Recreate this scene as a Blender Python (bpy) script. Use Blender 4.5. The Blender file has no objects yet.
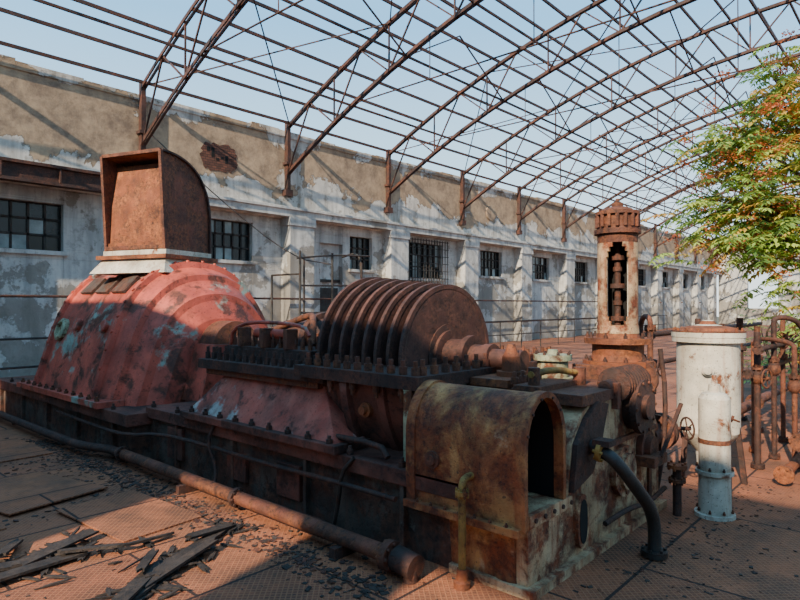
import bpy, math, random
from mathutils import Vector, Matrix
random.seed(7)
pi=math.pi
def lin(h):
    h=h.lstrip('#'); c=[int(h[i:i+2],16)/255 for i in (0,2,4)]
    return tuple([(x/12.92 if x<=.04045 else ((x+.055)/1.055)**2.4) for x in c]+[1.0])

# ------------------------------------------------------------------ materials
class NT:
    def __init__(s,name):
        s.m=bpy.data.materials.new(name); s.m.use_nodes=True
        s.t=s.m.node_tree; s.b=s.t.nodes['Principled BSDF']
        tc=s.t.nodes.new('ShaderNodeTexCoord'); s.co=tc.outputs['Object']
    def link(s,a,b): s.t.links.new(a,b)
    def mapping(s,sc,rot=(0,0,0),loc=(0,0,0)):
        n=s.t.nodes.new('ShaderNodeMapping'); n.inputs['Scale'].default_value=sc; n.inputs['Rotation'].default_value=rot; n.inputs['Location'].default_value=loc
        s.link(s.co,n.inputs['Vector']); return n.outputs[0]
    def noise(s,scale,detail=6,rough=.6,vec=None,dist=0):
        n=s.t.nodes.new('ShaderNodeTexNoise'); n.inputs['Scale'].default_value=scale; n.inputs['Detail'].default_value=detail
        n.inputs['Roughness'].default_value=rough; n.inputs['Distortion'].default_value=dist
        s.link(vec or s.co,n.inputs['Vector']); return n.outputs['Fac']
    def ramp(s,fac,stops,interp='LINEAR'):
        n=s.t.nodes.new('ShaderNodeValToRGB'); n.color_ramp.interpolation=interp
        el=n.color_ramp.elements
        while len(el)<len(stops): el.new(.5)
        for e,(p,c) in zip(el,stops):
            e.position=p; e.color=c if not isinstance(c,(int,float)) else (c,c,c,1)
        s.link(fac,n.inputs[0]); return n.outputs[0]
    def mix(s,f,a,b,mode='MIX'):
        n=s.t.nodes.new('ShaderNodeMix'); n.data_type='RGBA'; n.blend_type=mode
        for sock,v in ((n.inputs[0],f),(n.inputs[6],a),(n.inputs[7],b)):
            if hasattr(v,'is_output'): s.link(v,sock)
            else: sock.default_value=v
        return n.outputs[2]
    def math(s,op,a,b=0.0,clamp=False):
        n=s.t.nodes.new('ShaderNodeMath'); n.operation=op; n.use_clamp=clamp
        for sock,v in ((n.inputs[0],a),(n.inputs[1],b)):
            if isinstance(v,(int,float)): sock.default_value=v
            else: s.link(v,sock)
        return n.outputs[0]
    def sep(s,vec=None):
        n=s.t.nodes.new('ShaderNodeSeparateXYZ'); s.link(vec or s.co,n.inputs[0]); return n.outputs
    def bump(s,h,strength=.4,dist=.02,prev=None):
        n=s.t.nodes.new('ShaderNodeBump'); n.inputs['Strength'].default_value=strength; n.inputs['Distance'].default_value=dist
        s.link(h,n.inputs['Height'])
        if prev: s.link(prev,n.inputs['Normal'])
        s.link(n.outputs[0],s.b.inputs['Normal']); return n.outputs[0]
    def out(s,col,rough=.8,metal=0):
        if isinstance(col,tuple): s.b.inputs['Base Color'].default_value=col
        else: s.link(col,s.b.inputs['Base Color'])
        if isinstance(rough,(int,float)): s.b.inputs['Roughness'].default_value=rough
        else: s.link(rough,s.b.inputs['Roughness'])
        s.b.inputs['Metallic'].default_value=metal
        return s.m

def grunge(name,p1,p2,r1='#6b3a24',r2='#2e1a12',amount=.5,scale=3,bump=.5,speck='#1a1310',rough=.75,streak=.35,soft=.04,patch=None,pamt=.6,dk0=.35):
    n=NT(name)
    big=n.noise(scale,10,.68,dist=.3)
    mask=n.ramp(big,[(amount-soft,1.0),(amount+soft,0.0)])   # 1 = rust
    paint=n.mix(n.ramp(n.noise(scale*.7,5,.6,n.mapping((1,1,1),loc=(3,5,7))),[(.38,0.0),(.62,1.0)]),lin(p1),lin(p2))
    if patch:
        pm=n.ramp(n.noise(scale*.5,8,.65,n.mapping((1,1,1),loc=(13,2,9))),[(pamt,0.0),(pamt+.05,1.0)])
        paint=n.mix(pm,paint,lin(patch))
    rust=n.mix(n.ramp(n.noise(scale*5,8,.7),[(.35,0.0),(.65,1.0)]),lin(r1),lin(r2))
    col=n.mix(mask,paint,rust)
    st=n.ramp(n.noise(1.0,5,.6,n.mapping((scale*4,scale*4,scale*.35))),[(.5,0.0),(.7,1.0)])
    col=n.mix(n.math('MULTIPLY',st,streak),col,lin(r1))
    sp=n.ramp(n.noise(scale*14,4,.6),[(.60,0.0),(.68,1.0)])
    col=n.mix(n.math('MULTIPLY',sp,.7),col,lin(speck))
    dk=n.ramp(n.noise(scale*.9,6,.6,n.mapping((1,1,1),loc=(31,12,4))),[(.33,dk0),(.62,1.0)])
    col=n.mix(1.0,col,dk,'MULTIPLY')
    h=n.math('ADD',n.math('MULTIPLY',mask,-.5),n.noise(scale*12,8,.7))
    n.bump(h,bump,.012)
    ro=n.math('ADD',n.math('MULTIPLY',n.noise(scale*3),.35),rough-.18)
    return n.out(col,ro)

M={}
M['red']=grunge('generator_red_paint','#cc5c46','#b04c3a','#7a3d26','#46261d',.45,2.6,.5,patch='#8fa294',pamt=.57,rough=.58,streak=.3,dk0=.5)
M['rust']=grunge('rust_brown','#7c4430','#5f3828','#8e5230','#2c1912',.52,5,.7)
M['rustd']=grunge('rust_dark','#4a2f26','#382620','#683b28','#1c1411',.5,6,.6)
M['rusto']=grunge('rust_orange','#98522e','#784024','#ac6436','#3a1d11',.5,4,.6)
M['disc']=grunge('rotor_rust','#5e382d','#452820','#6c4232','#241410',.5,7,.35,streak=.1,dk0=.45)
M['hood']=grunge('hood_ochre_rust','#c08a50','#b0683a','#94481f','#42200f',.525,3.6,.9,speck='#1c130e',patch='#c0a884',pamt=.59,soft=.07,streak=.75,dk0=.45)
M['ped']=grunge('pedestal_cream_rust','#d2b48c','#bc9a72','#9a4e28','#442317',.48,4.4,.9,patch='#98866c',pamt=.66,soft=.06,streak=.7,dk0=.5)
M['skirt']=grunge('skirt_red_white','#b0503e','#ae6452','#804030','#40241b',.43,3.6,.5,patch='#aeaba4',pamt=.54,streak=.35)
M['plinth']=grunge('foundation_dark','#605248','#4c4038','#704430','#261b17',.51,3,.8,patch='#84847a',pamt=.60,streak=.5)
M['plinthr']=grunge('foundation_red','#84493a','#633a2c','#5f3527','#251914',.48,3,.6)
M['white']=grunge('vessel_white','#d8d0be','#bfb7a4','#96562f','#4e2d1c',.38,4,.35,streak=.4,dk0=.65)
M['green']=grunge('casting_green','#98a688','#b0ac86','#844a24','#3a2017',.47,5,.5)
M['yellow']=grunge('pipe_yellow','#ad8a44','#947030','#844422','#3f200d',.45,6,.4)
M['black']=grunge('pipe_black','#2a2927','#332a25','#462717','#12100f',.45,6,.4,rough=.5)
M['steel']=grunge('roof_steel','#54372e','#3b2a26','#683b28','#241712',.5,2,.2)
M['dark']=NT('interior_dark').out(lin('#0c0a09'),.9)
M['wood']=grunge('charred_wood','#40362f','#2c2522','#4c3d32','#141110',.5,5,.6)
M['bark']=grunge('bark','#6a5a48','#55483a','#75624c','#342820',.5,8,.6)

def wall_mat(name,upper):
    n=NT(name); z=n.sep()[2]
    base=n.mix(n.ramp(n.noise(.9,8,.65),[(.35,0.0),(.65,1.0)]),lin('#d8d3ca'),lin('#aeaba5'))
    st=n.ramp(n.noise(1.0,6,.65,n.mapping((3.2,3.2,.3))),[(.44,0.0),(.68,1.0)])
    base=n.mix(n.math('MULTIPLY',st,.7),base,lin('#665e54'))
    gr=n.ramp(n.noise(3.2,10,.75),[(.52,0.0),(.63,1.0)])
    base=n.mix(n.math('MULTIPLY',gr,.6),base,lin('#74695b'))
    if upper:
        zz=n.math('DIVIDE',n.math('ABSOLUTE',n.math('SUBTRACT',z,6.45)),.9)
        f=n.math('ADD',n.math('MULTIPLY',n.noise(.6,10,.66,dist=.35),1.8),n.math('MULTIPLY',zz,-.38))
        pm=n.ramp(f,[(.58,0.0),(.592,1.0)])
        ex=n.mix(n.ramp(n.noise(2.5,9,.7),[(.35,0.0),(.65,1.0)]),lin('#b0987c'),lin('#766556'))
        ed=n.ramp(f,[(.565,0.0),(.578,1.0),(.592,1.0),(.61,0.0)])
        col=n.mix(pm,base,ex); col=n.mix(n.math('MULTIPLY',ed,.5),col,lin('#3a322c'))
        h=n.math('ADD',n.math('MULTIPLY',pm,-1.5),n.noise(9,8,.7))
    else:
        base=n.mix(.3,base,lin('#93a0a6'))
        f=n.math('ADD',n.noise(.8,9,.65,n.mapping((1,1,1),loc=(4,0,8))),n.math('MULTIPLY',n.math('DIVIDE',z,4.5),-.16))
        pm=n.ramp(f,[(.42,0.0),(.45,1.0)])
        col=n.mix(n.math('MULTIPLY',pm,.7),base,lin('#6c655a'))
        h=n.math('ADD',n.math('MULTIPLY',pm,-.8),n.noise(9,8,.7))
    n.bump(h,.6,.02)
    return n.out(col,.92)
M['wallu']=wall_mat('plaster_upper',True); M['walll']=wall_mat('plaster_lower',False); M['pil']=wall_mat('plaster_pilaster',False)
def brick_mat():
    n=NT('exposed_brick'); b=n.t.nodes.new('ShaderNodeTexBrick'); v=n.mapping((1,1,1),rot=(pi/2,0,0)); n.link(v,b.inputs['Vector'])
    b.inputs['Scale'].default_value=3.5; b.inputs['Color1'].default_value=lin('#6b4234'); b.inputs['Color2'].default_value=lin('#4a2f26'); b.inputs['Mortar'].default_value=lin('#2a2420')
    n.bump(b.outputs['Fac'],.8,-.03); return n.out(b.outputs['Color'],.9)
M['brick']=brick_mat()
def floor_mat():
    n=NT('rusty_checker_plate')
    b=n.t.nodes.new('ShaderNodeTexBrick'); n.link(n.mapping((1,1,1),loc=(.3,.35,0)),b.inputs['Vector'])
    b.offset=.5; b.inputs['Scale'].default_value=1; b.inputs['Brick Width'].default_value=1.5; b.inputs['Row Height'].default_value=.95
    b.inputs['Mortar Size'].default_value=.012; b.inputs['Mortar Smooth'].default_value=.2; b.inputs['Bias'].default_value=0
    b.inputs['Color1'].default_value=(0,0,0,1); b.inputs['Color2'].default_value=(1,1,1,1); b.inputs['Mortar'].default_value=(.5,.5,.5,1)
    tint=b.outputs['Color']; seam=b.outputs['Fac']
    c=n.mix(n.ramp(n.noise(1.6,9,.65),[(.36,0.0),(.64,1.0)]),lin('#955235'),lin('#613724'))
    c=n.mix(n.math('MULTIPLY',tint,.4),c,lin('#a86842'))
    dirt=n.ramp(n.noise(1.1,10,.72,n.mapping((1,1,1),loc=(9,4,2))),[(.46,0.0),(.62,1.0)])
    c=n.mix(n.math('MULTIPLY',dirt,.78),c,lin('#281c16'))
    fine=n.ramp(n.noise(22,6,.7),[(.52,0.0),(.68,1.0)])
    c=n.mix(n.math('MULTIPLY',fine,.6),c,lin('#2c1f18'))
    xs=n.sep(n.mapping((1,1,1),rot=(0,0,pi/4)))
    k=95.0
    a=n.math('SINE',n.math('MULTIPLY',xs[0],k)); d=n.math('SINE',n.math('MULTIPLY',xs[1],k))
    t=n.math('MAXIMUM',n.math('ABSOLUTE',a),n.math('ABSOLUTE',d))
    tread=n.ramp(t,[(.86,0.0),(.98,1.0)])
    c=n.mix(n.math('MULTIPLY',tread,.35),c,lin('#b47850'))
    c=n.mix(n.math('MULTIPLY',seam,.9),c,lin('#0e0b0a'))
    p=n.bump(n.noise(4,8,.6),.5,.03)
    n.bump(n.math('ADD',n.math('MULTIPLY',tread,n.math('SUBTRACT',1.0,dirt)),n.math('MULTIPLY',seam,-2.0)),.6,.006,p)
    return n.out(c,n.math('ADD',n.math('MULTIPLY',n.noise(3),.3),.7),0)
M['floor']=floor_mat()
def simple(name,a,b,scale=5,rough=.8):
    n=NT(name); c=n.mix(n.ramp(n.noise(scale),[(.38,0.0),(.62,1.0)]),lin(a),lin(b)); return n.out(c,rough)
def leaf_mat(name,a,b):
    n=NT(name); c=n.mix(n.ramp(n.noise(2.6,4),[(.40,0.0),(.60,1.0)]),lin(a),lin(b)); n.out(c,.5)
    tr=n.t.nodes.new('ShaderNodeBsdfTranslucent'); n.link(c,tr.inputs[0]); mx=n.t.nodes.new('ShaderNodeMixShader'); mx.inputs[0].default_value=.45
    n.link(n.b.outputs[0],mx.inputs[1]); n.link(tr.outputs[0],mx.inputs[2]); n.link(mx.outputs[0],n.t.nodes['Material Output'].inputs[0]); return n.m
M['leaf']=leaf_mat('leaf_green','#bcd068','#8cae50'); M['leafd']=leaf_mat('leaf_dark','#7e9c50','#557a3c'); M['leafo']=leaf_mat('leaf_turning','#dca050','#cabc58'); M['seed']=leaf_mat('seed_orange','#cc7444','#ac5832')
M['glass']=simple('grimy_glass','#1c2326','#0e1214',2,.25)
M['glassl']=simple('pale_glass','#8b9796','#5d6a6c',2,.35)
M['frame']=grunge('window_frame','#3a3a36','#2c2a28','#4b3024','#1a1512',.45,6,.3)
M['debris']=simple('rubble','#4a3c33','#261d19',9,.9)
M['ground']=simple('outside_ground','#5c563f','#3f3f2a',1,.95)

# ------------------------------------------------------------------ mesh builder
class MB:
    def __init__(s): s.v=[];s.f=[];s.mi=[];s.sm=[];s.mats=[];s.xf=None
    def mat(s,m):
        if m not in s.mats: s.mats.append(m)
        return s.mats.index(m)
    def add(s,vs,fs,m,smooth=False):
        o=len(s.v); mi=s.mat(m)
        if s.xf: vs=[s.xf@Vector(v) for v in vs]
        s.v+= [tuple(v) for v in vs]
        for f in fs: s.f.append([i+o for i in f]); s.mi.append(mi); s.sm.append(smooth)
    def box(s,lo,hi,m,rot=None):
        (a,b,c),(d,e,g)=lo,hi
        vs=[Vector(p) for p in ((a,b,c),(d,b,c),(d,e,c),(a,e,c),(a,b,g),(d,b,g),(d,e,g),(a,e,g))]
        if rot is not None:
            ce=Vector(((a+d)/2,(b+e)/2,(c+g)/2)); vs=[ce+rot@(v-ce) for v in vs]
        s.add(vs,[(0,3,2,1),(4,5,6,7),(0,1,5,4),(1,2,6,5),(2,3,7,6),(3,0,4,7)],m)
    def beam(s,p0,p1,w,h,m,up=(0,0,1)):
        p0=Vector(p0);p1=Vector(p1);d=(p1-p0)
        if d.length<1e-5:return
        d.normalize();u=Vector(up)
        if abs(d.dot(u))>.98:u=Vector((1,0,0))
        x=d.cross(u).normalized();y=x.cross(d).normalized()
        vs=[]
        for p in(p0,p1):
            for a,b in((-1,-1),(1,-1),(1,1),(-1,1)): vs.append(p+x*a*w/2+y*b*h/2)
        s.add(vs,[(0,1,2,3),(7,6,5,4),(0,4,5,1),(1,5,6,2),(2,6,7,3),(3,7,4,0)],m)
    def frame(s,axis):
        d=Vector(axis).normalized()
        if abs(d.z)>.9: u=Vector((1,0,0))
        else: u=Vector((0,0,1)).cross(d).normalized()
        v=d.cross(u).normalized(); u=v.cross(d).normalized()
        return d,u,v
    def lathe(s,prof,o,axis,m,n=24,sm=False,a0=0,a1=2*pi):
        d,u,v=s.frame(axis);o=Vector(o)
        full=abs(a1-a0-2*pi)<1e-4; N=n if full else n+1
        def ring(a,r): return [o+d*a+(u*math.cos(a0+(a1-a0)*i/n)+v*math.sin(a0+(a1-a0)*i/n))*r for i in range(N)]
        if sm:
            vs=[];fs=[]
            for a,r in prof: vs+=ring(a,r)
            for k in range(len(prof)-1):
                for i in range(n):
                    j=(i+1)%N; fs.append((k*N+i,k*N+j,(k+1)*N+j,(k+1)*N+i))
            s.add(vs,fs,m,True)
        else:
            for k in range(len(prof)-1):
                (a,r),(b,q)=prof[k],prof[k+1]
                vs=ring(a,r)+ring(b,q); fs=[(i,(i+1)%N,N+(i+1)%N,N+i) for i in range(n)]
                s.add(vs,fs,m,abs(a-b)>1e-6)
        if full:
            for (a,r),fl in ((prof[0],1),(prof[-1],0)):
                if r>1e-4:
                    vs=ring(a,r); f=list(range(n)); s.add(vs,[f[::-1] if fl else f],m)
    def cyl(s,p0,p1,r,m,n=16,r1=None):
        p0=Vector(p0);p1=Vector(p1); s.lathe([(0,r),((p1-p0).length,r if r1 is None else r1)],p0,p1-p0,m,n)
    def tube(s,pts,r,m,n=10,smoothn=0):
        pts=[Vector(p) for p in pts]
        for _ in range(smoothn):
            q=[pts[0]]
            for a,b in zip(pts,pts[1:]): q+=[a*.75+b*.25,a*.25+b*.75]
            q.append(pts[-1]); pts=q
        vs=[];fs=[];pu=None
        for i,p in enumerate(pts):
            t=(pts[min(i+1,len(pts)-1)]-pts[max(i-1,0)]).normalized()
            if pu is None:
                u=Vector((0,0,1)).cross(t) if abs(t.z)<.9 else Vector((1,0,0)).cross(t)
            else: u=pu-t*pu.dot(t)
            u.normalize();pu=u;w=t.cross(u)
            vs+=[p+(u*math.cos(2*pi*k/n)+w*math.sin(2*pi*k/n))*r for k in range(n)]
        for i in range(len(pts)-1):
            for k in range(n): fs.append((i*n+k,i*n+(k+1)%n,(i+1)*n+(k+1)%n,(i+1)*n+k))
        s.add(vs,fs,m,True)
        s.add(vs[:n],[tuple(range(n))[::-1]],m); s.add(vs[-n:],[tuple(range(n))],m)
    def flange(s,p,axis,r,m,t=.03,bolts=8,bm=None):
        d,u,v=s.frame(axis);p=Vector(p)
        s.cyl(p-d*t,p+d*t,r,m,20)
        for i in range(bolts):
            q=p+(u*math.cos(2*pi*i/bolts)+v*math.sin(2*pi*i/bolts))*r*.82
            s.cyl(q-d*(t+.018),q+d*(t+.018),r*.09+.004,bm or m,6)
    def prism(s,poly,axis,a,b,m,poly2=None):
        def P(q,c):
            q=list(q); q.insert(axis,c); return tuple(q)
        n=len(poly); p2=poly2 or poly
        vs=[P(q,a) for q in poly]+[P(q,b) for q in p2]
        fs=[tuple(range(n))[::-1],tuple(range(n,2*n))]+[(i,(i+1)%n,n+(i+1)%n,n+i) for i in range(n)]
        s.add(vs,fs,m)
    def shell(s,path,y0,y1,th,m,mi=None):
        n=len(path);inner=[]
        for i,p in enumerate(path):
            a=Vector(path[max(i-1,0)]);b=Vector(path[min(i+1,n-1)]);t=(b-a).normalized();nn=Vector((t.y,-t.x));inner.append(Vector(p)+nn*th)
        def row(pts,y): return [(p[0],y,p[1]) for p in pts]
        for pts,fl,mm in((path,0,m),(inner,1,mi or m)):
            vs=row(pts,y0)+row(pts,y1); s.add(vs,[(i,i+1,n+i+1,n+i) for i in range(n-1)],mm,True)
        for y in(y0,y1):
            vs=row(path,y)+row(inner,y); s.add(vs,[(i,i+1,n+i+1,n+i) for i in range(n-1)],m)
        for k in(0,n-1):
            a,b=path[k],inner[k]; s.add([(a[0],y0,a[1]),(b[0],y0,b[1]),(b[0],y1,b[1]),(a[0],y1,a[1])],[(0,1,2,3)],m)
    def bolt(s,p,r,h,m,axis=(0,0,1),stud=True):
        d=Vector(axis).normalized();p=Vector(p)
        s.cyl(p,p+d*h*.55,r,m,6); 
        if stud: s.cyl(p+d*h*.55,p+d*h,r*.55,m,8)
    def ball(s,c,r,m,sz=1,n=12):
        prof=[(-r*sz*math.cos(pi*k/n),max(r*math.sin(pi*k/n),.0005)) for k in range(n+1)]
        s.lathe(prof,c,(0,0,1),m,16,sm=True)
    def wheel(s,c,axis,r,m,tr=.012,sp=5):
        d,u,v=s.frame(axis);c=Vector(c)
        pts=[c+(u*math.cos(2*pi*i/24)+v*math.sin(2*pi*i/24))*r for i in range(25)]
        s.tube(pts,tr,m,8)
        for i in range(sp): 
            a=2*pi*i/sp; s.cyl(c,c+(u*math.cos(a)+v*math.sin(a))*r,tr*.7,m,6)
        s.cyl(c-d*.03,c+d*.03,r*.2,m,12)
    def build(s,name,bevel=0,parent=None):
        me=bpy.data.meshes.new(name); me.from_pydata(s.v,[],s.f)
        for m in s.mats: me.materials.append(M[m])
        me.polygons.foreach_set('material_index',s.mi); me.polygons.foreach_set('use_smooth',s.sm); me.update()
        ob=bpy.data.objects.new(name,me); bpy.context.scene.collection.objects.link(ob)
        if bevel:
            b=ob.modifiers.new('bevel','BEVEL'); b.width=bevel; b.segments=2; b.limit_method='ANGLE'; b.angle_limit=math.radians(40)
        if parent: ob.parent=parent
        return ob
def empty(name):
    e=bpy.data.objects.new(name,None); bpy.context.scene.collection.objects.link(e); return e
R=random.uniform
WY=15.8; SP=4.74; X0=2.52; HX=62.0; RY=-11.2; GX=-5.0; HALF=13.5
COLS=[X0-SP+SP*k for k in range(0,14)]
# ------------------------------------------------------------------ floor & ground
b=MB(); b.box((GX-.4,RY-.5,-.3),(HX+.4,WY+.9,0),'floor'); b.build('floor')
b=MB(); b.box((-40,-50,-.6),(120,60,-.31),'ground'); b.build('ground')
# ------------------------------------------------------------------ walls
def panel(b,axis,c0,c1,x0,x1,z0,z1,ops,m):
    xs=sorted({x0,x1,*[o[0] for o in ops],*[o[1] for o in ops]}); zs=sorted({z0,z1,*[o[2] for o in ops],*[o[3] for o in ops]})
    xs=[x for x in xs if x0<=x<=x1]; zs=[z for z in zs if z0<=z<=z1]
    for a,bb in zip(xs,xs[1:]):
        for c,d in zip(zs,zs[1:]):
            mx,mz=(a+bb)/2,(c+d)/2
            hole=any(o[0]<mx<o[1] and o[2]<mz<o[3] for o in ops)
            if not hole:
                if axis==1: b.box((a,c0,c),(bb,c1,d),m)
                else: b.box((c0,a,c),(c1,bb,d),m)
wins=[]; 
for i,cx in enumerate(COLS[:-1]):
    c=cx+1.0+ (SP-1.0)/2-.1
    if i==3: wins.append((c-1.15,c-.1,.0,3.95,'door')); wins.append((c+.25,c+1.4,3.1,4.3,'win'))
    elif i==4: wins.append((c-1.2,c+.9,2.9,4.35,'grill'))
    elif i==1: wins.append((3.3,5.45,3.1,4.25,'win'))
    else: wins.append((c-.95,c+.85,3.15,4.35,'win'))
b=MB(); panel(b,1,WY+.2,WY+.6,GX,HX,0,4.6,[w[:4] for w in wins],'walll')
b.box((GX,WY,4.6),(HX,WY+.6,7.2),'wallu')
x=GX
while x<HX:
    w=R(.5,2.2); b.box((x,WY-.03,7.2),(min(x+w,HX),WY+.63,7.2+R(.16,.26)),'wallu'); x+=w
b.box((GX,WY-.30,4.62),(HX,WY+.1,4.9),'pil'); b.box((GX,WY-.36,4.84),(HX,WY-.2,4.93),'pil')
for cx in COLS: b.box((cx-.02,WY-.26,0),(cx+.98,WY+.25,4.62),'pil'); b.box((cx-.06,WY-.31,4.35),(cx+1.02,WY+.2,4.62),'pil')
b.build('wall_back',.01)
for k,w in enumerate(wins):
    a,c,z0,z1,t=w; b=MB(); y=WY+.38
    if t=='door':
        b.box((a+.01,y,z0),(c-.01,y+.06,z1),'walll'); b.box((a+.1,y-.03,.02),(c-.1,y,2.4),'frame'); b.box((a+.01,y-.05,2.6),(c-.01,y+.01,2.7),'frame')
        b.build('door_1'); continue
    b.box((a,y+.03,z0),(c,y+.05,z1),'glass')
    nx=6 if c-a>1.6 else 4; nz=3
    for i in range(nx+1):
        xx=a+(c-a)*i/nx; b.box((xx-.025,y-.02,z0),(xx+.025,y+.03,z1),'frame')
    for i in range(nz+1):
        zz=z0+(z1-z0)*i/nz; b.box((a,y-.02,zz-.025),(c,y+.03,zz+.025),'frame')
    for i in range(nx):
        for j in range(nz):
            if R(0,1)<.22:
                b.box((a+(c-a)*i/nx+.03,y+.0,z0+(z1-z0)*j/nz+.03),(a+(c-a)*(i+1)/nx-.03,y+.02,z0+(z1-z0)*(j+1)/nz-.03),'glassl')
    b.box((a-.1,WY+.1,z0-.1),(c+.1,WY+.32,z0),'pil')
    if t=='grill':
        for i in range(15):
            xx=a-.2+(c-a+.4)*i/14; b.cyl((xx,WY+.05,z0-.35),(xx,WY+.05,z1+.15),.016,'frame',6)
        for i in range(7):
            zz=z0-.3+(z1-z0+.4)*i/6; b.cyl((a-.25,WY+.05,zz),(c+.25,WY+.05,zz),.016,'frame',6)
    b.build('window_%d'%(k+1))
random.seed(3); b=MB(); n=40; x,z,w,h=9.6,6.12,.62,.44
ring=[(x+w*math.copysign(abs(math.cos(2*pi*i/n))**.6,math.cos(2*pi*i/n))*R(.85,1.05),z+h*math.copysign(abs(math.sin(2*pi*i/n))**.7,math.sin(2*pi*i/n))*R(.8,1.05)) for i in range(n)]
b.add([(p[0],WY-.012,p[1]) for p in ring],[tuple(range(n))[::-1]],'brick')
for q in range(6): b.box((x-.42+.15*q,WY-.02,z-.02+R(-.2,.2)),(x-.32+.15*q,WY-.011,z+.06+R(-.1,.2)),'dark')
b.build('brick_patch')
random.seed(11)
b=MB(); b.lathe([(0,.36),(.06,.36),(.06,.27)],(23.8,WY,6.1),(0,-1,0),'wallu',20); b.cyl((23.8,WY-.02,6.1),(23.8,WY-.03,6.1),.28,'dark',20); b.build('wall_vent')
b=MB(); b.box((GX,WY-.62,4.55),(6.3,WY-.36,4.62),'rustd'); b.box((GX,WY-.53,4.62),(6.3,WY-.45,4.95),'rustd'); b.box((GX,WY-.62,4.95),(6.3,WY-.36,5.02),'rustd')
for x in [GX+.5+i*1.2 for i in range(9)]: b.box((x,WY-.62,4.6),(x+.03,WY-.36,4.97),'rustd')
b.build('crane_rail_beam')
b=MB(); panel(b,1,RY-.5,RY,GX,HX,0,7.4,[(c+1.2,c+SP-.6,1.2,6.2) for c in COLS[:-1]],'walll'); b.build('wall_right')
def arc_(y):
    s=(WY-y)/HALF-1; return 1-s*s
b=MB(); sun_ops=[(-1.4,.6,2.6,5.6),(1.6,3.5,2.4,5.6),(9.5,11.5,3.2,6)]  # unseen end wall; height and openings shaped to block sun and throw light patches
panel(b,0,GX-.4,GX,RY,WY,0,7.4,sun_ops,'walll'); b.build('wall_front_sun_mask')
b=MB(); panel(b,0,HX,HX+.4,RY,WY,0,7.4,[(-2,1,0,4),(3,5.4,1.5,5),(7,9.4,1.5,5),(11,13.4,1.5,5)],'walll'); b.build('wall_far')

# ------------------------------------------------------------------ roof trusses
def zb(y): return 5.95+3.95*arc_(y)
def zt(y): return 7.45+3.6*arc_(y)
for cx in COLS[1:]:
    b=MB(); N=24; ys=[WY-.1-(2*HALF-.2)*i/N for i in range(N+1)]; st='steel'
    for i in range(N):
        a,c=ys[i],ys[i+1]
        for dx in (-.05,.05):
            b.beam((cx+dx,a,zb(a)),(cx+dx,c,zb(c)),.035,.09,st)
            b.beam((cx+dx,a,zt(a)),(cx+dx,c,zt(c)),.035,.09,st)
        if i%2==0: b.beam((cx,a,zb(a)),(cx,c,zt(c)),.04,.04,st)
        else: b.beam((cx,a,zt(a)),(cx,c,zb(c)),.04,.04,st)
        if i%2==0: b.beam((cx,a,zb(a)),(cx,a,zt(a)),.04,.04,st)
    for yy in(WY-.1,RY+.1):
        b.beam((cx,yy,5.35),(cx,yy,7.7),.16,.12,st); b.box((cx-.14,yy-.1,5.3),(cx+.14,yy+.1,5.5),st)
        b.box((cx-.12,yy-.12,6.3),(cx+.12,yy+.12,6.38),st)
    b.tube([(cx,WY-3.2,zb(WY-3.2)),(cx,RY+3.2,zb(RY+3.2))],.02,st,6)
    for yy in (WY-6,WY-9,WY-12,WY-15): b.tube([(cx,yy,zb(WY-3.2)),(cx,yy,zb(yy))],.014,st,6)
    b.build('roof_truss')
b=MB()
ps=[WY-.2-(2*HALF-.4)*i/33 for i in range(34)]
for y in ps:
    for i in range(len(COLS)-1):
        if R(0,1)<.05: continue
        x0,x1=COLS[i],COLS[i+1]; z=zt(y)+.08; b.beam((x0-.02,y,z+R(-.02,.02)),(x1+.02,y+R(-.03,.03),z+R(-.03,.03)),.05,.08,'steel')
for i in range(1,len(COLS)-1):
    x0,x1=COLS[i],COLS[i+1]
    for y in (WY-3.1,WY-5.2,WY-7.4,WY-9.6,WY-12,WY-14.4,WY-16.9): b.beam((x0,y,zb(y)),(x1,y,zb(y)),.045,.055,'steel')
    for y in (WY-5.2,WY-9.6,WY-14.4):
        xm=(x0+x1)/2; b.beam((x0,y,zb(y)),(xm,y,zt(y)+.04),.035,.035,'steel'); b.beam((x1,y,zb(y)),(xm,y,zt(y)+.04),.035,.035,'steel')
    if i%2==0:
        for y0,y1 in((WY-.2,WY-4.6),(WY-4.6,WY-9.5),(WY-9.5,WY-14.5)):
            b.beam((x0,y0,zt(y0)),(x1,y1,zt(y1)),.03,.03,'steel'); b.beam((x0,y1,zt(y1)),(x1,y0,zt(y0)),.03,.03,'steel')
b.build('roof_purlins')

# ------------------------------------------------------------------ TURBINE MACHINE
T=empty('steam_turbine_generator')
CX=4.45
b=MB()
b.prism([(3.3,2.3),(3.3,6.9),(3.08,6.9),(3.08,11.9),(5.95,11.9),(5.95,6.9),(5.6,6.9),(5.6,2.3)],2,0,.50,'plinth')
b.box((3.24,2.4,.50),(5.66,6.9,.62),'plinthr'); b.box((3.0,6.85,.42),(6.02,11.98,.56),'plinthr')
for y in [2.9+1.1*i for i in range(9)]:
    xx=3.27 if y<6.8 else 3.05; b.box((xx-.02,y,.02),(xx+.05,y+.04,.5),'plinth')
for i in range(16):
    y=2.7+i*.55; b.bolt((3.29 if y<6.8 else 3.06,y+.25,.62 if y<6.6 else .56),.03,.07,'rustd')
b.tube([(3.22,2.95,.4),(3.2,3.6,.41),(3.22,4.6,.38),(3.2,5.6,.40),(3.2,6.5,.37),(3.0,6.8,.34),(2.98,7.4,.33),(3.0,9,.35)],.022,'rustd',8,1)
b.tube([(3.24,3.4,.62),(3.2,3.5,.5),(3.21,3.55,.25),(3.2,3.6,.02)],.018,'black',8,1)
b.tube([(3.24,5.4,.62),(3.18,5.45,.45),(3.2,5.3,.2),(3.1,5.2,.02)],.018,'rustd',8,1)
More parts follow.
